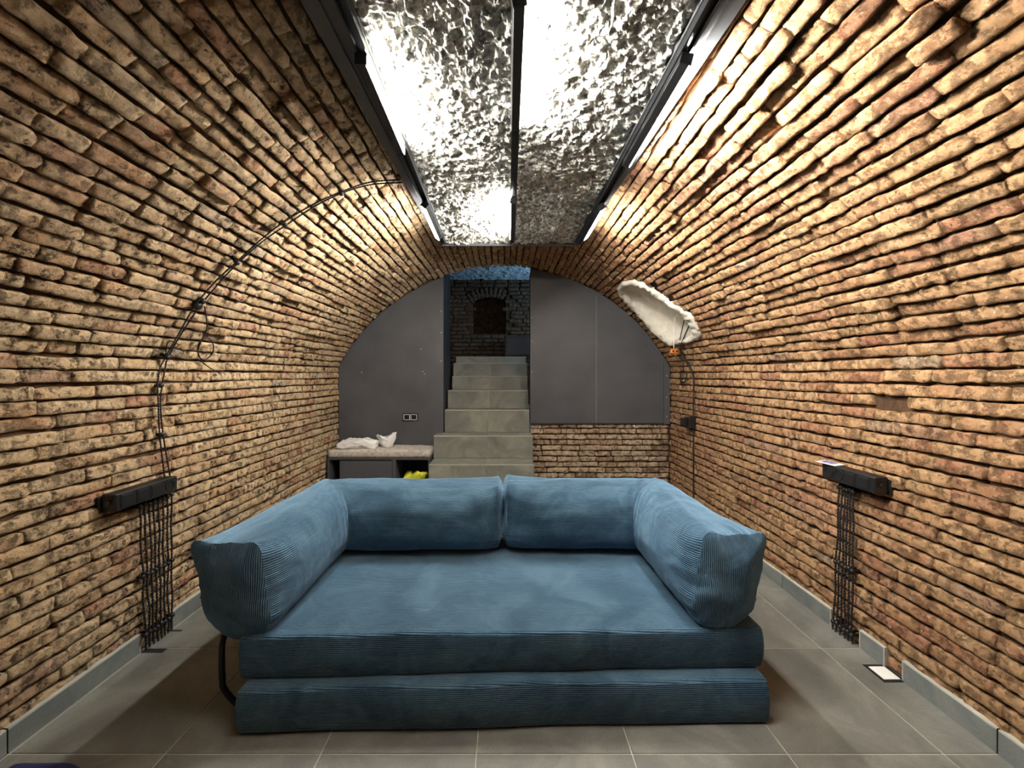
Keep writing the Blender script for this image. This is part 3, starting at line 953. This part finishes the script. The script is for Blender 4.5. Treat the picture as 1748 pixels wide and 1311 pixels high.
def bolster(cap, corner, end, w, h, z_cap, z_corner, z_end, seed, outward):
    """L-shaped bolster swept from the front cap round a mitred corner to the middle of the back"""
    cap, corner, end = Vector(cap), Vector(corner), Vector(end)
    d1 = (corner - cap).normalized(); d2 = (end - corner).normalized()
    n1 = Vector((-d1.y, d1.x, 0)) * outward; n2 = Vector((-d2.y, d2.x, 0)) * outward
    m = (n1 + n2) / (1 + n1.dot(n2))
    L1, L2 = (corner - cap).length, (end - corner).length
    NR, NA, NB = 112, 56, 56
    rows = []; uv = []
    def section(th, n_, ww, hh, pinch):
        c, s_ = math.cos(th), math.sin(th)
        if s_ < 0: n_ = lerp(n_, 2.5, min(1.0, -s_ * 1.6))
        rr = (abs(c) ** n_ + abs(s_) ** n_) ** (-1.0 / n_)
        rr *= 1 + (pinch if s_ > 0 else 0.2 * pinch) * abs(math.sin(2 * th)) ** 8
        return c * rr * ww / 2, s_ * rr * hh / 2
    def radius(t, dist_cap, dist_mit):
        k = 1 - math.exp(-dist_cap / 0.075)
        return 0.84 + 0.16 * k - 0.03 * math.exp(-dist_mit / 0.035)
    for leg, N in ((0, NA), (1, NB)):
        for a in range(N + 1):
            if leg == 1 and a == 0: continue
            t = a / N
            t = t * t * (3 - 2 * t) * 0.5 + t * 0.5
            L = L1 if leg == 0 else L2
            dc = (t if leg == 0 else 1 - t) * L
            dm = (1 - t if leg == 0 else t) * L
            nexp = 2.4 + 5.0 * math.exp(-dc / 0.085)
            sc = radius(t, dc, dm)
            zc = lerp(z_cap, z_corner, t) if leg == 0 else lerp(z_corner, z_end, t)
            row = []; arc = 0.0; prev = None
            for k in range(NR):
                th = 2 * math.pi * k / NR
                ec_ = math.exp(-dc / 0.085)
                u, v_ = section(th, nexp, w * (sc - 0.13 * ec_), h * (sc + 0.13 * ec_), 0.075 * math.exp(-dc / 0.025))
                if leg == 0: u += (0.20 if outward > 0 else 0.16) * v_ * math.exp(-dc / 0.22)
                rr = math.hypot(u, v_)
                q = Vector((math.cos(th) * 2 + seed, math.sin(th) * 2, t * L * 3 + leg * 7))
                disp = 0.010 * mn.noise(q) + 0.005 * mn.noise(q * 2.7)
                gth = mn.noise(Vector((math.cos(th) * 9 + seed, math.sin(th) * 9, dc * 4)))
                disp += 0.016 * math.exp(-dc / 0.06) * gth * min(1, dc / 0.01)
                fold = math.sin(dm * 95 + 3 * mn.noise(Vector((math.cos(th) * 1.5, math.sin(th) * 1.5, dm * 5 + seed))))
                disp += 0.0055 * math.exp(-dm / 0.09) * fold * (0.5 + 0.8 * abs(mn.noise(Vector((th * 2, dm * 8, seed)))))
                u *= 1 + disp / rr; v_ *= 1 + disp / rr
                fl = -h * (0.40 + 0.10 * math.exp(-dc / 0.15) * (1 - leg))
                if v_ < fl: v_ = fl + (v_ - fl) * 0.35     # flattened where it rests on the mattress
                if leg == 0: p = (cap + n1 * u).lerp(corner + m * u, t)
                else: p = (corner + m * u).lerp(end + n2 * u, t)
                row.append((p.x, p.y, zc + v_))
                if prev is not None: arc += math.hypot(u - prev[0], v_ - prev[1])
                prev = (u, v_)
                uv.append((t * L + leg * L1, th * 0.205))
            rows.append(row)
    V = [p for r_ in rows for p in r_]; F = []
    for a in range(len(rows) - 1):
        for k in range(NR):
            F.append((a * NR + k, (a + 1) * NR + k, (a + 1) * NR + (k + 1) % NR, a * NR + (k + 1) % NR))
    if outward > 0: F = [q[::-1] for q in F]
    o = put('corner_bolster', V, F, M_CORDUROY, sofa, True)
    me = o.data; lay = me.uv_layers.new(name='ribs')
    for p in me.polygons:
        vi = list(p.vertices); ks = [i % NR for i in vi]; wrap = max(ks) - min(ks) > NR / 2
        for li in p.loop_indices:
            i = me.loops[li].vertex_index; x, y = uv[i]
            if wrap and i % NR < NR / 2: y += 2 * math.pi * 0.205
            lay.data[li].uv = (x, y)
    # end caps (box-gusset squares of cloth)
    for ring, dirv, nn in ((rows[0], -d1, n1), (rows[-1], d2, n2)):
        c = sum((Vector(p) for p in ring), Vector()) / NR
        V = []; F = []; UV = []
        RR = [1.0, 0.985, 0.95, 0.9, 0.82, 0.72, 0.6, 0.46, 0.3, 0.12]
        for q, r_ in enumerate(RR):
            for k in range(NR):
                p = c.lerp(Vector(ring[k]), r_)
                b = 0.040 * (1 - r_ ** 3) if r_ < 1 else 0.0
                b += 0.016 * mn.noise(Vector((p.x * 9 + seed, p.y * 9, p.z * 9))) * min(1, (1 - r_) * 6) + 0.007 * mn.noise(Vector((math.cos(2 * math.pi * k / NR) * 6, math.sin(2 * math.pi * k / NR) * 6, seed))) * math.exp(-(1 - r_) / 0.15) * min(1, (1 - r_) * 20)
                p = p + dirv * b
                V.append(tuple(p)); UV.append((p.z, (p - c).dot(nn)))
        F = [(q * NR + k, q * NR + (k + 1) % NR, (q + 1) * NR + (k + 1) % NR, (q + 1) * NR + k) for q in range(len(RR) - 1) for k in range(NR)]
        F.append(tuple((len(RR) - 1) * NR + k for k in range(NR)))
        a_, b_, c_ = (Vector(V[i]) for i in (0, 1, NR + 1))
        a0 = F[NR * 2]; nr = (Vector(V[a0[1]]) - Vector(V[a0[0]])).cross(Vector(V[a0[2]]) - Vector(V[a0[0]]))
        if nr.dot(dirv) < 0: F = [q[::-1] for q in F]
        ec = put('end_cap', V, F, M_CORDUROY, o, True)
        add_uv(ec, UV)
    return o
bolster((-1.165, 1.72, 0), (-1.115, 2.565, 0), (-0.042, 2.575, 0), 0.42, 0.425, 0.533, 0.572, 0.572, 2.0, 1)
bolster((0.975, 1.755, 0), (0.945, 2.575, 0), (0.014, 2.575, 0), 0.395, 0.425, 0.555, 0.575, 0.575, 9.0, -1)
# black tubular frame seen under the left arm
mb = MB()
pts = [(-1.245, 2.70, 0.30), (-1.245, 1.86, 0.30), (-1.245, 1.79, 0.298), (-1.245, 1.765, 0.27), (-1.243, 1.765, 0.12), (-1.235, 1.762, 0.085), (-1.20, 1.755, 0.05), (-1.16, 1.75, 0.022), (-1.12, 1.76, 0.0135), (-1.118, 2.0, 0.0135), (-1.118, 2.70, 0.0135)]
mb.tube(resample(pts, 0.03), 0.0125, 10); mb.put('tube_frame', M_BLACKM, sofa, True)

# ------------------------------------------------------------------ wall socket boxes and their cables
def socket_box(side, y0, y1, zc, label, mods):
    xw = XL if side < 0 else XR
    s_ = -side
    root = empty('socket_box', (xw, (y0 + y1) / 2, zc), label, 'socket')
    x0, x1 = sorted((xw + s_ * 0.012, xw + s_ * 0.082))
    mb = MB(); mb.box(x0, x1, y0, y1, zc - 0.041, zc + 0.041, 0.005); mb.put('body', M_BLACK, root)
    bx0, bx1 = sorted((xw - s_ * 0.02, xw + s_ * 0.014)); mb = MB(); mb.box(bx0, bx1, y0 - 0.01, y1 + 0.006, zc - 0.048, zc + 0.03, 0.003); mb.put('back_plate', M_BLACK, root)
    fx = xw + s_ * 0.082
    for (yc, kind) in mods:
        if kind == 'round':
            mb = MB(); pr = []
            for r_, d_ in ((0.031, 0.0), (0.031, 0.003), (0.023, 0.003), (0.021, -0.004)):
                pr.append([(fx + s_ * d_, yc + r_ * math.cos(t), zc + r_ * math.sin(t)) for t in np.linspace(0, 2 * math.pi, 24, endpoint=False)])
            v = [p for q in pr for p in q]; f = [(a * 24 + k, a * 24 + (k + 1) % 24, (a + 1) * 24 + (k + 1) % 24, (a + 1) * 24 + k) for a in range(3) for k in range(24)] + [tuple(72 + k for k in range(24))]
            if side < 0: f = [q for q in f]
            else: f = [q[::-1] for q in f]
            sk = put('socket', v, f, M_BLACKM, root, False)
            mb = MB()
            for dy in (-0.0095, 0.0095): mb.tube([(fx - s_ * 0.0035, yc + dy, zc), (fx - s_ * 0.002, yc + dy, zc)], 0.0028, 8)
            mb.put('pin_holes', M_STEEL, sk)
        else:
            mb = MB(); a_, b_ = sorted((fx - s_ * 0.002, fx + s_ * 0.003)); mb.box(a_, b_, yc - 0.033, yc + 0.033, zc - 0.033, zc + 0.033, 0.0015); sw = mb.put('switch_module', M_BLACKM, root)
            mb = MB(); a_, b_ = sorted((fx + s_ * 0.0025, fx + s_ * 0.0055)); mb.box(a_, b_, yc - 0.026, yc + 0.026, zc - 0.026, zc + 0.026, 0.0015); mb.put('rocker', M_BLACK, sw)
    mb = MB(); mb.tube([((x0 + x1) / 2, y0 - 0.012, zc), ((x0 + x1) / 2, y0 + 0.002, zc)], 0.011, 10); mb.put('gland', M_BLACK, root)
    return root
socket_box(-1, 1.905, 2.265, 0.850, 'long black socket box on the left wall above a strip of cables', [(1.96, 'sw'), (2.045, 'sw'), (2.125, 'sw'), (2.215, 'round')])
socket_box(1, 1.985, 2.315, 0.912, 'long black socket box on the right wall with a card on top', [(2.045, 'sw'), (2.125, 'sw'), (2.20, 'round'), (2.268, 'round')])

def strand_bundle(side, ytop, ybot, ztop, zclips, label, n):
    xw = XL if side < 0 else XR; s_ = -side
    root = empty('cable_bundle', (xw, (ybot[0] + ybot[1]) / 2, 0), label, 'cables')
    for k in range(n):
        a = k / (n - 1)
        yt, yb = lerp(ytop[0], ytop[1], a), lerp(ybot[0], ybot[1], a)
        pts = []
        for q in range(9):
            t = q / 8
            pts.append((xw + s_ * (0.030 + 0.003 * math.sin(q * 2.1 + k)), lerp(yt, yb, t) + 0.005 * mn.noise(Vector((k * 3.3, q * 0.9, side))), lerp(ztop, 0.004, t)))
        mb = MB()
        for st in twisted(pts, 0.0028, 0.035, 2): mb.tube(st, 0.003, 5)
        mb.put('cable', M_CORD, root, True)
    for zc in zclips:
        for k in range(n):
            a = k / (n - 1); t = (ztop - zc) / ztop
            y = lerp(lerp(ytop[0], ytop[1], a), lerp(ybot[0], ybot[1], a), t)
            mb = MB(); zz = zc + 0.004 * math.sin(k * 2.0)
            x = xw + s_ * 0.026
            mb.tube([(xw - s_ * 0.02, y, zz), (xw + s_ * 0.02, y, zz), (xw + s_ * 0.026, y, zz), (xw + s_ * 0.034, y, zz), (xw + s_ * 0.042, y, zz)], [0.008, 0.008, 0.012, 0.013, 0.008], 8)
            mb.put('cord_knob', M_BLACK, root, True)
    return root
strand_bundle(-1, (2.085, 2.285), (2.125, 2.29), 0.80, (0.775, 0.40, 0.085), 'wide strip of eight twisted black cables under the left socket box', 8)
strand_bundle(1, (2.165, 2.255), (2.175, 2.30), 0.86, (0.83, 0.40, 0.05), 'narrow strip of six twisted black cables under the right socket box', 6)

# card on the right box
root = empty('card', (1.84, 2.29, 0.954), 'small white card with purple print on the right socket box', 'card')
Mc = Matrix.Translation((1.852, 2.285, 0.958)) @ Matrix.Rotation(math.radians(20), 4, 'Z') @ Matrix.Rotation(math.radians(4), 4, 'X')
mb = MB(); mb.box(-0.043, 0.043, -0.05, 0.05, -0.001, 0.001, M=Mc); mb.put('sheet', M_WHITEP, root)
mb = MB(); mb.box(-0.020, 0.034, -0.022, 0.040, 0.001, 0.0015, M=Mc); mb.put('printed_field', M_PURPLE, root)
mb = MB()
for k, (a, b) in enumerate(((-0.014, 0.020), (-0.014, 0.012), (-0.014, 0.026))): mb.box(a, b, -0.012 + k * 0.014, -0.008 + k * 0.014, 0.0015, 0.0018, M=Mc)
mb.put('print_lines', M_WHITEP, root)

# floor outlet plates
root = empty('floor_outlet', (1.855, 1.96, 0), 'white square plate set in the floor by the right skirting gap', 'plate')
mb = MB(); mb.box(1.800, 1.912, 1.905, 2.022, 0.0002, 0.0016); mb.put('hole_edge', M_DARK, root)
mb = MB(); mb.box(1.815, 1.894, 1.920, 2.004, 0.001, 0.005, 0.001); mb.put('plate', M_WHITEP, root)
root = empty('floor_slot', (-1.87, 2.12, 0), 'narrow dark slot cut in the floor under the left cable strip', 'slot')
mb = MB(); mb.box(-1.915, -1.80, 2.108, 2.14, 0.0002, 0.0016); mb.put('slot_mouth', M_DARK, root)
mb = MB(); mb.box(-1.925, -1.845, 2.285, 2.297, 0.0002, 0.0016); mb.put('slot_end', M_DARK, root)

# ------------------------------------------------------------------ surface cables
def on_wall(pts, d=0.028):
    out = []
    for (px, py) in pts:
        p, n = hit(px, py); out.append(p + n * d)
    return out
root = empty('wall_cable', (XL, 2.2, 0.9), 'pair of twisted black cables arching up the left vault over knobs', 'cable')
path = on_wall([(277, 816), (266, 745), (263, 690), (264, 660), (268, 630), (276, 606), (300, 565), (330, 517), (365, 474), (400, 440), (440, 405), (480, 375), (530, 343), (580, 320), (630, 305)], 0.03)
path.append(Vector((-0.60, path[-1].y + 0.02, 2.575)))
for dy in (-0.012, 0.012):
    P = [p + Vector((0, dy + 0.006 * math.sin(i * 1.7 + dy * 99), 0)) for i, p in enumerate(path)]
    mb = MB()
    for st in twisted(P, 0.0026, 0.03, 2, 0.008): mb.tube(st, 0.0027, 5)
    mb.put('cable', M_CORD, root, True)
for (px, py, r_) in ((266, 742, .013), (264, 658, .013), (277, 605, .016), (330, 517, .024), (338, 508, .016), (398, 441, .014), (480, 375, .013), (578, 321, .013)):
    p, n = hit(px, py); mb = MB(); mb.tube([p - n * 0.02, p + n * 0.012, p + n * 0.02, p + n * 0.04, p + n * 0.046], [r_ * 0.7, r_ * 0.7, r_, r_, r_ * 0.6], 10); mb.put('cord_knob', M_BLACK, root, True)
root = empty('loose_cable', tuple(hit(345, 560)[0]), 'loose black wire curled in a loop below the left knob junction', 'cable')
mb = MB(); mb.tube(resample(on_wall([(342, 518), (346, 545), (344, 562), (334, 582), (331, 602), (342, 610), (355, 600), (357, 584), (348, 573), (336, 576), (330, 592), (337, 612), (349, 627), (368, 638)], 0.03), 0.01), 0.0034, 6); mb.put('wire', M_CORD, root, True)
mb = MB(); mb.tube(resample(on_wall([(300, 585), (283, 578), (277, 590), (277, 604)], 0.025), 0.01), 0.003, 6); mb.put('short_loop', M_CORD, root, True)

root = empty('wall_cable', tuple(hit(1187, 720)[0]), 'black cable down the right wall from the niche through a junction box', 'cable')
p0 = Vector(npt(3.80, 0.42, -0.10))
P = [p0] + on_wall([(1168, 580), (1163, 595), (1172, 610), (1183, 628), (1187, 648), (1187, 680), (1187, 722), (1187, 780), (1187, 850), (1187, 900)], 0.02)
mb = MB(); mb.tube(resample(P, 0.02), 0.0065, 7); mb.put('cable', M_CORD, root, True)
p0 = Vector(npt(3.90, 0.45, -0.10))
P = [p0] + on_wall([(1163, 584), (1168, 600), (1178, 622), (1186, 640)], 0.022)
mb = MB(); mb.tube(resample(P, 0.02), 0.0045, 7); mb.put('cable', M_CORD, root, True)
root = empty('cable_coil', tuple(hit(1172, 640)[0]), 'small coil of black wire hanging below the plaster niche', 'cable')
cp, cn = hit(1171, 643); P = on_wall([(1163, 590), (1170, 612), (1172, 632)], 0.03)
for k in range(70):
    a = math.pi / 2 + k / 70 * 2 * math.pi * 2.6
    r_ = 0.062 + 0.007 * math.sin(k * 0.9)
    P.append(cp + cn * (0.03 + 0.006 * math.sin(k * 0.5)) + Vector((0, -math.cos(a) * r_ * 1.2, math.sin(a) * r_)))
mb = MB(); mb.tube(P, 0.0042, 6); mb.put('wire', M_CORD, root, True)
mb = MB(); mb.tube([P[-1], P[-1] + Vector((0, 0.05, -0.04)), P[-1] + Vector((0, 0.11, 0.03))], 0.0042, 6); mb.put('wire_end', M_CORD, root, True)

p, n = hit(1184, 721)
root = empty('junction_box', tuple(p), 'small black junction box on the right wall above the sofa', 'box')
mb = MB(); mb.box(XR - 0.075, XR - 0.004, p.y - 0.06, p.y + 0.05, p.z - 0.055, p.z + 0.055, 0.005); mb.put('body', M_BLACK, root)
mb = MB(); mb.box(XR - 0.125, XR - 0.074, p.y - 0.035, p.y + 0.03, p.z - 0.03, p.z + 0.045, 0.005); mb.put('plug', M_BLACK, root)
mb = MB(); mb.tube([(XR - 0.126, p.y, p.z + 0.01), (XR - 0.118, p.y, p.z + 0.01)], 0.016, 14); mb.put('dial', M_BLACKM, root)

root = empty('hanging_connector', (1.725, 4.10, 1.70), 'orange plastic connector hanging on a white wire from the niche', 'connector')
mb = MB(); mb.box(1.688, 1.762, 4.07, 4.13, 1.675, 1.725, 0.01); mb.put('body', M_ORANGE, root)
mb = MB()
for dx in (-0.018, 0.018): mb.tube([(1.725 + dx, 4.068, 1.70), (1.725 + dx, 4.074, 1.70)], 0.010, 10)
mb.put('sockets', M_ORANGE_D, root)
mb = MB(); mb.tube(resample([(1.725, 4.10, 1.725), (1.722, 4.09, 1.80), (1.70, 4.03, 1.93), (1.69, 3.99, 2.02), (1.70, 3.97, 2.06)], 0.02), 0.004, 6); mb.put('wire', M_WHITEP, root, True)

# double socket on the left board
root = empty('wall_socket', (-1.095, YB - 0.012, 0.97), 'double black wall socket with silver rings on the left board', 'socket')
mb = MB(); mb.box(-1.180, -1.006, YB - 0.027, YB - 0.0152, 0.928, 1.016, 0.004); mb.put('frame', M_BLACK, root)
for xc in (-1.134, -1.052):
    mb = MB()
    for (a, b, c, d) in ((-.036, .036, .028, .033), (-.036, .036, -.033, -.028), (-.036, -.031, -.033, .033), (.031, .036, -.033, .033)): mb.box(xc + a, xc + b, YB - 0.031, YB - 0.026, 0.972 + c, 0.972 + d)
    r_ = mb.put('chrome_ring', M_WHITEP, root); r_['label'] = 'silver ring around the socket'
    mb = MB(); mb.box(xc - 0.030, xc + 0.030, YB - 0.029, YB - 0.026, 0.945, 0.999, 0.001); mb.put('socket', M_BLACKM, root)

# ------------------------------------------------------------------ bench with cushion by the stairs
BY0, BY1 = 4.28, 4.625; BX0, BX1 = -1.895, -0.80; BZ = 0.575
root = empty('storage_bench', ((BX0 + BX1) / 2, 4.45, 0), 'charcoal storage bench with cream padded top left of the stairs', 'bench')
M_BENCH = plain('bench_charcoal_board', rgb(66, 67, 72), 0.5, var=0.05)
mb = MB(); mb.box(BX0, BX1, BY0, BY1, BZ - 0.022, BZ, 0.001); mb.put('top_board', M_BENCH, root)
for x in (BX0, BX1 - 0.02): mb = MB(); mb.box(x, x + 0.02, BY0, BY1, 0.0, BZ - 0.022, 0.001); mb.put('side_board', M_BENCH, root)
mb = MB(); mb.box(-1.20, -1.165, BY0, BY1, 0.0, BZ - 0.022, 0.001); mb.put('divider', M_BENCH, root)
mb = MB(); mb.box(BX0 + 0.02, BX1 - 0.02, BY0 + 0.02, BY1, 0.06, 0.08, 0.001); mb.put('bottom_board', M_BENCH, root)
mb = MB(); mb.box(BX0 + 0.02, BX1 - 0.02, BY1 - 0.01, BY1 - 0.002, 0.0, BZ - 0.022); mb.put('back_board', M_DARK, root)
mb = MB(); mb.box(-1.765, -1.205, BY0 + 0.004, BY0 + 0.022, 0.03, BZ - 0.034, 0.001); d_ = mb.put('door', plain('bench_door', rgb(72, 74, 80), 0.45, var=0.04), root)
v, f = rbox(BX1 - BX0 + 0.006, BY1 - BY0 - 0.004, 0.075, 0.03, 40, 12, 2)
vv = []
for (x, y, z) in v:
    if z > 0: z = z + 0.008 * (1 - (2 * x / 1.1) ** 2) + 0.006 * mn.noise(Vector((x * 9, y * 9, 1)))
    if z < -0.02: z = -0.0375
    vv.append((x + (BX0 + BX1) / 2, y + (BY0 + BY1) / 2 - 0.004, z + BZ + 0.039))
put('cushion', vv, f, M_CREAM, root, True)

def crumple(name, label, cx_, cy_, cz_, pts, mat, cat, seed, amp=0.012, nx=26, ny=20):
    """thin film bag: pts = control heights over a patch"""
    root = empty(name, (cx_, cy_, cz_), label, cat)
    v, f = rbox(pts[0], pts[1], pts[2], min(pts[2], pts[1]) * 0.3, nx, ny, 4)
    out = []
    for (x, y, z) in v:
        q = Vector((x * 13 + seed, y * 13, z * 13))
        d_ = mn.voronoi(q * 0.9)[0]
        k = amp * (2 * (d_[1] - d_[0]) - 0.6) + amp * 0.8 * mn.noise(q * 0.6)
        if z > -pts[2] / 2 + 0.006:
            zz = z + k * 1.0; x = x + pts[3] * (z / pts[2]) + k * 0.8; y += k * 0.5
            tx = x / pts[0]
            zz += pts[4] * (mn.noise(Vector((tx * 3 + seed, y * 6, 0))))
            zz *= 1
            z = max(zz, -pts[2] / 2)
        out.append((cx_ + x, cy_ + y, cz_ + z + pts[2] / 2))
    put('film', out, f, mat, root, True)
    return root
ZT = BZ + 0.078
crumple('plastic_bag', 'flat white plastic bag lying on the bench cushion', -1.615, 4.46, ZT + 0.004, (0.42, 0.24, 0.085, 0.0, 0.03), M_BAG, 'bag', 3.0, 0.016)
# upright crumpled bag
root = empty('paper_bag', (-1.31, 4.45, ZT), 'crumpled white paper bag standing on the bench cushion', 'bag')
ring = [(-0.075, 0.0), (-0.03, -0.055), (0.04, -0.05), (0.085, -0.01), (0.05, 0.06), (-0.03, 0.06)]
m = 8
RR = []
for k in range(len(ring)):
    a, b = ring[k], ring[(k + 1) % len(ring)]
    for q in range(m): RR.append((lerp(a[0], b[0], q / m), lerp(a[1], b[1], q / m)))
V = []; F = []; n = len(RR); LV = 9
for l in range(LV):
    t = l / (LV - 1)
    for k, (x, y) in enumerate(RR):
        an = math.atan2(y, x)
        s_ = 0.55 + 0.75 * t ** 0.8
        topz = 0.115 + 0.055 * math.cos(an - 0.4) ** 2 * (1 if x > 0 else 0.5) + 0.03 * mn.noise(Vector((k * 0.35, 4, 0)))
        kx = 0.012 * mn.noise(Vector((x * 40, y * 40, t * 4)))
        V.append((-1.31 + x * s_ * 1.15 + kx - 0.01 * t, 4.45 + y * s_ * (1 - 0.35 * t) + kx, ZT + 0.004 + topz * t))
for l in range(LV - 1):
    for k in range(n): F.append((l * n + k, l * n + (k + 1) % n, (l + 1) * n + (k + 1) % n, (l + 1) * n + k))
F.append(tuple(range(n))[::-1])
# loosely folded mouth
base = len(V)
for k, (x, y) in enumerate(RR):
    p = V[(LV - 1) * n + k]; V.append((lerp(-1.31, p[0], 0.55), lerp(4.45, p[1], 0.3), p[2] - 0.03 + 0.01 * mn.noise(Vector((k, 0, 0)))))
for k in range(n): F.append(((LV - 1) * n + k, (LV - 1) * n + (k + 1) % n, base + (k + 1) % n, base + k))
F.append(tuple(base + k for k in range(n)))
put('sack', V, F, M_BAG, root, True)
crumple('yellow_bag', 'bright yellow green bag inside the open bench shelf', -1.02, 4.42, 0.082, (0.26, 0.18, 0.30, 0.10, 0.06), M_YELLOW, 'bag', 8.0, 0.03)

# navy cloth edge at the very bottom of the frame
root = empty('navy_cloth', (-1.70, 1.44, 0), 'navy blue cloth lying on the floor at the bottom left edge', 'cloth')
v = []; f = []
for j in range(13):
    for i in range(19):
        a = i / 18 * 2 - 1; b = j / 12 * 2 - 1
        r_ = 1 / max(1, math.hypot(a, b) ** 0.6)
        x = -1.70 + a * 0.15 * r_; y = 1.42 + b * 0.085 * r_
        edge = max(abs(a), abs(b))
        z = 0.004 + 0.035 * (1 - edge ** 3) + 0.012 * (1 - edge) * mn.noise(Vector((a * 3, b * 3, 2)))
        v.append((x, y, max(0.003, z)))
for j in range(12):
    for i in range(18):
        a = j * 19 + i; f.append((a, a + 1, a + 20, a + 19))
n0 = len(v); v += [(p[0], p[1], 0.0005) for p in v]; f += [tuple(i + n0 for i in q[::-1]) for q in f]
rim = [i for i in range(19)] + [j * 19 + 18 for j in range(1, 13)] + [12 * 19 + i for i in range(17, -1, -1)] + [j * 19 for j in range(11, 0, -1)]
for k in range(len(rim)): f.append((rim[k], rim[k] + n0, rim[(k + 1) % len(rim)] + n0, rim[(k + 1) % len(rim)]))
put('folded_cloth', v, f, M_NAVY, root, True)
